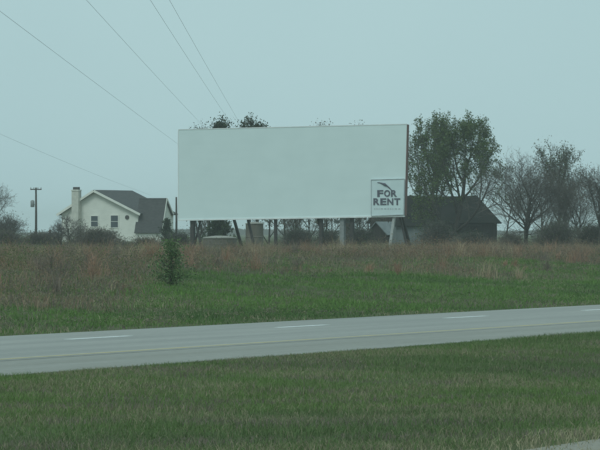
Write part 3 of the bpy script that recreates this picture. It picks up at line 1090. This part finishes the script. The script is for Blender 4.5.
# chimney on the front wall
u0, u1 = uu(73.3), uu(80.2)
ch = MB().box((u0, -.85, -.2), (u1, -.003, zz(189.5))).build('chimney', M['brick'], house)
MB().box((u0 + .12, -.72, zz(189.5) + .002), (u1 - .12, -.14, zz(186.8))).build('flue', M['capdark'], ch)
MB().box((u0 - .06, -.91, zz(190.6)), (u1 + .06, -.008, zz(189.6))).build('chimney_crown', M['trimwhite'], ch)

# steep right wing, ridge across
vE, vR, vB = -.5, 1.07, 3.0
uL, uR = -.28, 3.1
zR, zF, zB = zz(198), zz(233), zz(214)
endp = [(uR - .1, vE + .25, -.2), (uR - .1, vB - .25, -.2), (uR - .1, vB - .25, zB - .1), (uR - .1, vR, zR - .2), (uR - .1, vE + .25, zF)]
MB().add(endp + [(x - .2, y, z) for x, y, z in endp], [(0, 1, 2, 3, 4), (9, 8, 7, 6, 5), (0, 5, 6, 1), (1, 6, 7, 2), (2, 7, 8, 3), (3, 8, 9, 4), (4, 9, 5, 0)]).build('wing_end_wall', M['cream'], house)
MB().box((uL + .1, vE + .25, -.2), (uR - .302, vE + .45, zF + .25)).build('wing_front_wall', M['cream'], house)
MB().box((.003, vB - .45, -.2), (uR - .302, vB - .25, zB - .12)).build('wing_back_wall', M['cream'], house)
MB().slab([(uL, vE, zF), (uR + .15, vE, zF), (uR + .15, vR, zR), (uL, vR, zR)], .14).build('wing_roof', M['shingle'], house)
MB().slab([(uL, vR + .01, zR), (uR + .15, vR + .01, zR), (uR + .15, vB, zB), (uL, vB, zB)], .14).build('wing_roof', M['shingle'], house)
MB().bar((uR + .17, vE + .05, zF - .03), (uR + .17, vR, zR - .06), .05, .18).build('rake_board', M['trimwhite'], house)
MB().bar((uR + .17, vB - .05, zB - .03), (uR + .17, vR, zR - .06), .05, .18).build('rake_board', M['trimwhite'], house)

# ================================================================== BARN
BP = R(34)
YB = 470.0
kb = YB / F
bx = (497 - 300) * kb
bp_ = Vector((bx, YB, g(bx, YB)))
barn = thing('barn', 'weathered dark barn with sagging dark roof behind the leafing trees', 'barn', bp_, BP)


def zb_(py):
    return H + (HOR - py) * kb - bp_.z


LEN, RUN = 10.2, 4.0
zE, zRg = zb_(221), zb_(195)
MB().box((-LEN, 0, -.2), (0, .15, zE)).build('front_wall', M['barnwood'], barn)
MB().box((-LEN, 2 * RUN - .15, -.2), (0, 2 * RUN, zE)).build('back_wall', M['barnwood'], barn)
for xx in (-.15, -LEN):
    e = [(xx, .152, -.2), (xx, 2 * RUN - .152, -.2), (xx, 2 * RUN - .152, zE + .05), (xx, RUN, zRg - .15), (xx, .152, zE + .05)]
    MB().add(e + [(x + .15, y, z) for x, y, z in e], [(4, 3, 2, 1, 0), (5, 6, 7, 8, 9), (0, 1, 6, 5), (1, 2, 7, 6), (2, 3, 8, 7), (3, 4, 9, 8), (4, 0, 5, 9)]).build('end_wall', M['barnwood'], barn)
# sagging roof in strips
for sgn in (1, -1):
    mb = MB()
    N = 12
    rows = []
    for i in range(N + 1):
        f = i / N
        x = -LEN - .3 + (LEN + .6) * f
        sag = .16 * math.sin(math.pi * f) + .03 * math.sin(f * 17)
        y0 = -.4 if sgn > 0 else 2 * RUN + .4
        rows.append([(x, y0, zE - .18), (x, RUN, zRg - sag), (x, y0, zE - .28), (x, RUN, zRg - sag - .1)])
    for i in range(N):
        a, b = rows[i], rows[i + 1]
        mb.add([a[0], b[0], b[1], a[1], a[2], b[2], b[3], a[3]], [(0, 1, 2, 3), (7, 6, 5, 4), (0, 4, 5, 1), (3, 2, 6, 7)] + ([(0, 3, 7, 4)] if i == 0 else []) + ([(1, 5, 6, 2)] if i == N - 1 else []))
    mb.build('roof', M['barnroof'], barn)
dr = MB().box((-5.2, -.06, -.1), (-2.4, -.003, 2.1)).build('door', M['barnwood'], barn)
MB().bar((-5.1, -.09, .1), (-2.5, -.09, 2.0), .06, .14).build('door_brace', M['barnwood'], dr)
MB().box((-5.6, -.1, 2.11), (-2.0, -.004, 2.22)).build('door_rail', M['rust'], barn)

# low pale shed left of the barn, and the little shed behind the right legs
shl = base(432, 452)
k2 = 452 / F
sh = thing('low_shed', 'low pale metal shed between the right leg and the barn', 'shed', shl, R(6))
wsh = 36 * k2
zt = H + (HOR - 226.5) * k2 - shl.z
MB().box((-wsh, 0, -.2), (0, 2.6, zt)).build('wall', M['shedpale'], sh)
MB().slab([(-wsh - .2, -.25, zt + .06), (.2, -.25, zt + .06), (.2, 2.8, zt + .75), (-wsh - .2, 2.8, zt + .75)], .06).build('roof', M['barnroof'], sh)
for f in (.25, .5, .75):
    MB().box((-wsh * f - .05, -.05, -.2), (-wsh * f + .05, -.002, zt - .02)).build('batten', M['greysteel'], sh)

g0 = base(377, 458)
k3 = 458 / F
gs = thing('gable_shed', 'small shed with pale metal roof seen under the right end of the screen', 'shed', g0, R(-38))
z_ap, z_ev = H + (HOR - 222.5) * k3 - g0.z, H + (HOR - 234) * k3 - g0.z
hw = 1.2
pg = [(-hw, 0, -.2), (hw, 0, -.2), (hw, 0, z_ev), (0, 0, z_ap), (-hw, 0, z_ev)]
DL = 2.6
MB().add(pg + [(x, DL, z) for x, _, z in pg], [(0, 1, 2, 3, 4), (9, 8, 7, 6, 5), (0, 5, 6, 1), (1, 6, 7, 2), (2, 7, 8, 3), (3, 8, 9, 4), (4, 9, 5, 0)]).build('wall', M['barnwood'], gs)
MB().slab([(0.005, -.2, z_ap + .1), (hw + .25, -.2, z_ev - .08), (hw + .25, DL + .2, z_ev - .08), (0.005, DL + .2, z_ap + .1)][::-1], -.08).build('roof', M['shedpale'], gs)
MB().slab([(-.005, -.2, z_ap + .1), (-hw - .25, -.2, z_ev - .08), (-hw - .25, DL + .2, z_ev - .08), (-.005, DL + .2, z_ap + .1)], -.08).build('roof', M['shedpale'], gs)

# ================================================================== TANKS under the screen
tb = base(220, 366)
kt = 366 / F
tk = thing('squat_tank', 'squat wide tan tank with pale domed lid under the screen', 'tank', tb)
zt = H + (HOR - 238.5) * kt - tb.z
rt = 17 * kt
MB().lathe([(rt * .97, -.2), (rt, .1), (rt, zt * .5), (rt * 1.012, zt * .52), (rt, zt * .54), (rt, zt)], 28).build('body', M['tan'], tk)
MB().lathe([(rt * 1.03, zt + .002), (rt * 1.03, zt + .06), (rt * .7, zt + .16), (rt * .3, zt + .22), (.05, zt + .23)], 28).build('lid', M['tanlid'], tk, True)
tb = base(254.5, 362)
tk = thing('upright_tank', 'tall narrow tan tank with rounded top under the screen', 'tank', tb)
kt = 362 / F
zt = H + (HOR - 224.2) * kt - tb.z
rt = 9 * kt
MB().lathe([(rt * .97, -.2), (rt, .1), (rt * .99, zt * .5), (rt * 1.03, zt * .52), (rt * .99, zt * .54), (rt * .98, zt)], 24).build('body', M['tan'], tk)
MB().lathe([(rt * 1.03, zt + .002), (rt * 1.03, zt + .05), (rt * .85, zt + .12), (rt * .4, zt + .17), (.03, zt + .18)], 24).build('lid', M['tanlid'], tk, True)

# ================================================================== POLES AND WIRES
def pole(name, label, px, Y, top, r=.14, arm=0.0, armpy=None, can=None, X=None):
    x = X if X is not None else (px - 300) * Y / F
    loc = Vector((x, Y, g(x, Y)))
    ht = (H + (HOR - top) * Y / F if X is None else top) - loc.z
    p = thing(name, label, 'pole', loc)
    MB().tube([(0, 0, -.3), (.02, 0, ht * .5), (0, 0, ht)], [r, r * .9, r * .7], 9).build('shaft', M['polewood'], p, True)
    if arm:
        za = ht - .25
        MB().box((-arm / 2, -r - .12, za - .07), (arm / 2, -r - .002, za + .07)).build('crossarm', M['polewood'], p)
        for ux in (-arm * .45, -arm * .18, arm * .18, arm * .45):
            MB().lathe([(.03, 0), (.06, .06), (.04, .1), (.06, .16), (.02, .2)], 8, c=(ux, -r - .06, za + .072)).build('insulator', M['greysteel'], p, True)
    if can:
        MB().lathe([(.2, 0), (.26, .05), (.26, .8), (.2, .86), (.08, .95)], 14, c=(-r - .3, 0, ht - can)).build('transformer', M['greysteel'], p, True)
        MB().box((-r - .06, -.05, ht - can + .3), (-r + .02, .05, ht - can + .4)).build('bracket', M['rust'], p)
    return p


pole('utility_pole', 'wooden utility pole with short crossarm and transformer left of the house', 36, 610, 187.5, .17, 1.5, can=2.6)
pole('utility_pole', 'plain thin dark pole at the left end of the screen', 176.3, 500, 197, .13)
pole('wooden_post', 'short wooden post between the utility pole and the house', 50, 430, 229.5, .13)


def wire(label, P0, P1, sag, r=.006):
    n = 40
    pts = []
    for i in range(n + 1):
        f = i / n
        p = Vector(P0).lerp(Vector(P1), f)
        p.z -= sag * 4 * f * (1 - f)
        pts.append(p)
    o = MB().tube(pts, [r] * (n + 1), 5).build('power_wire', M['wire'], None, True)
    return tag(o, label, 'wire', 'overhead power wires')


YA, YZ = 35.0, 600.0
pole('line_pole', 'tall power line pole hidden behind the screen', 0, YZ, H + 9.6, .18, 4.2, X=-6.6)
pole('line_pole', 'tall power line pole on the median, out of view on the left', 0, YA, H + 9.6, .18, 4.2, X=-6.6)
ARM = 9.35
wire('overhead wire crossing the sky lowest and farthest left of the four long ones', (-9.75, YA, H + 7.35), (-9.7, YZ, H + 7.1), .2)
wire('second overhead wire from the left of the four meeting the screen top', (-8.45, YA, H + ARM), (-8.1, YZ, H + ARM), .35)
wire('third overhead wire from the left of the four, close to the rightmost', (-5.95, YA, H + ARM), (-5.6, YZ, H + ARM), .35)
wire('rightmost overhead wire of the four meeting the screen top', (-5.2, YA, H + ARM), (-4.85, YZ, H + ARM), .35)
wire('low sagging wire that runs down to the house roof', (-20.4, 200, H + 7.6), (-17.6, YH + 2, H + 4.35), .3, .006)
pole('line_pole', 'power pole left of the picture carrying the house wire', 0, 200, H + 8.2, .16, X=-20.4)
for Yq in (YA, YZ):      # outrigger for the low wire
    o = MB().bar((-6.6, Yq, H + 7.25), (-9.9, Yq, H + 7.25), .1).build('outrigger', M['polewood'])
    pp = [q for q in bpy.data.objects if q.name.startswith('line_pole') and abs(q.location.y - Yq) < 1][0]
    o.parent = pp
    o.matrix_parent_inverse = Matrix.Translation(-pp.location)

# ================================================================== HAZE
hb = MB().box((-4200, -1200, -1.2), (4200, 4200, 17.5)).build('haze', None)
hb.data.materials.clear()
hm = bpy.data.materials.new('haze')
hm.use_nodes = True
t = hm.node_tree
t.nodes.remove(t.nodes['Principled BSDF'])
pv = t.nodes.new('ShaderNodeVolumePrincipled')
pv.inputs['Color'].default_value = (.97, 1.0, 1.0, 1)
pv.inputs['Density'].default_value = .00024
pv.inputs['Anisotropy'].default_value = .2
t.links.new(pv.outputs[0], t.nodes['Material Output'].inputs['Volume'])
hb.data.materials.append(hm)
tag(hb, 'thin pale haze in the air', 'haze', kind='stuff')
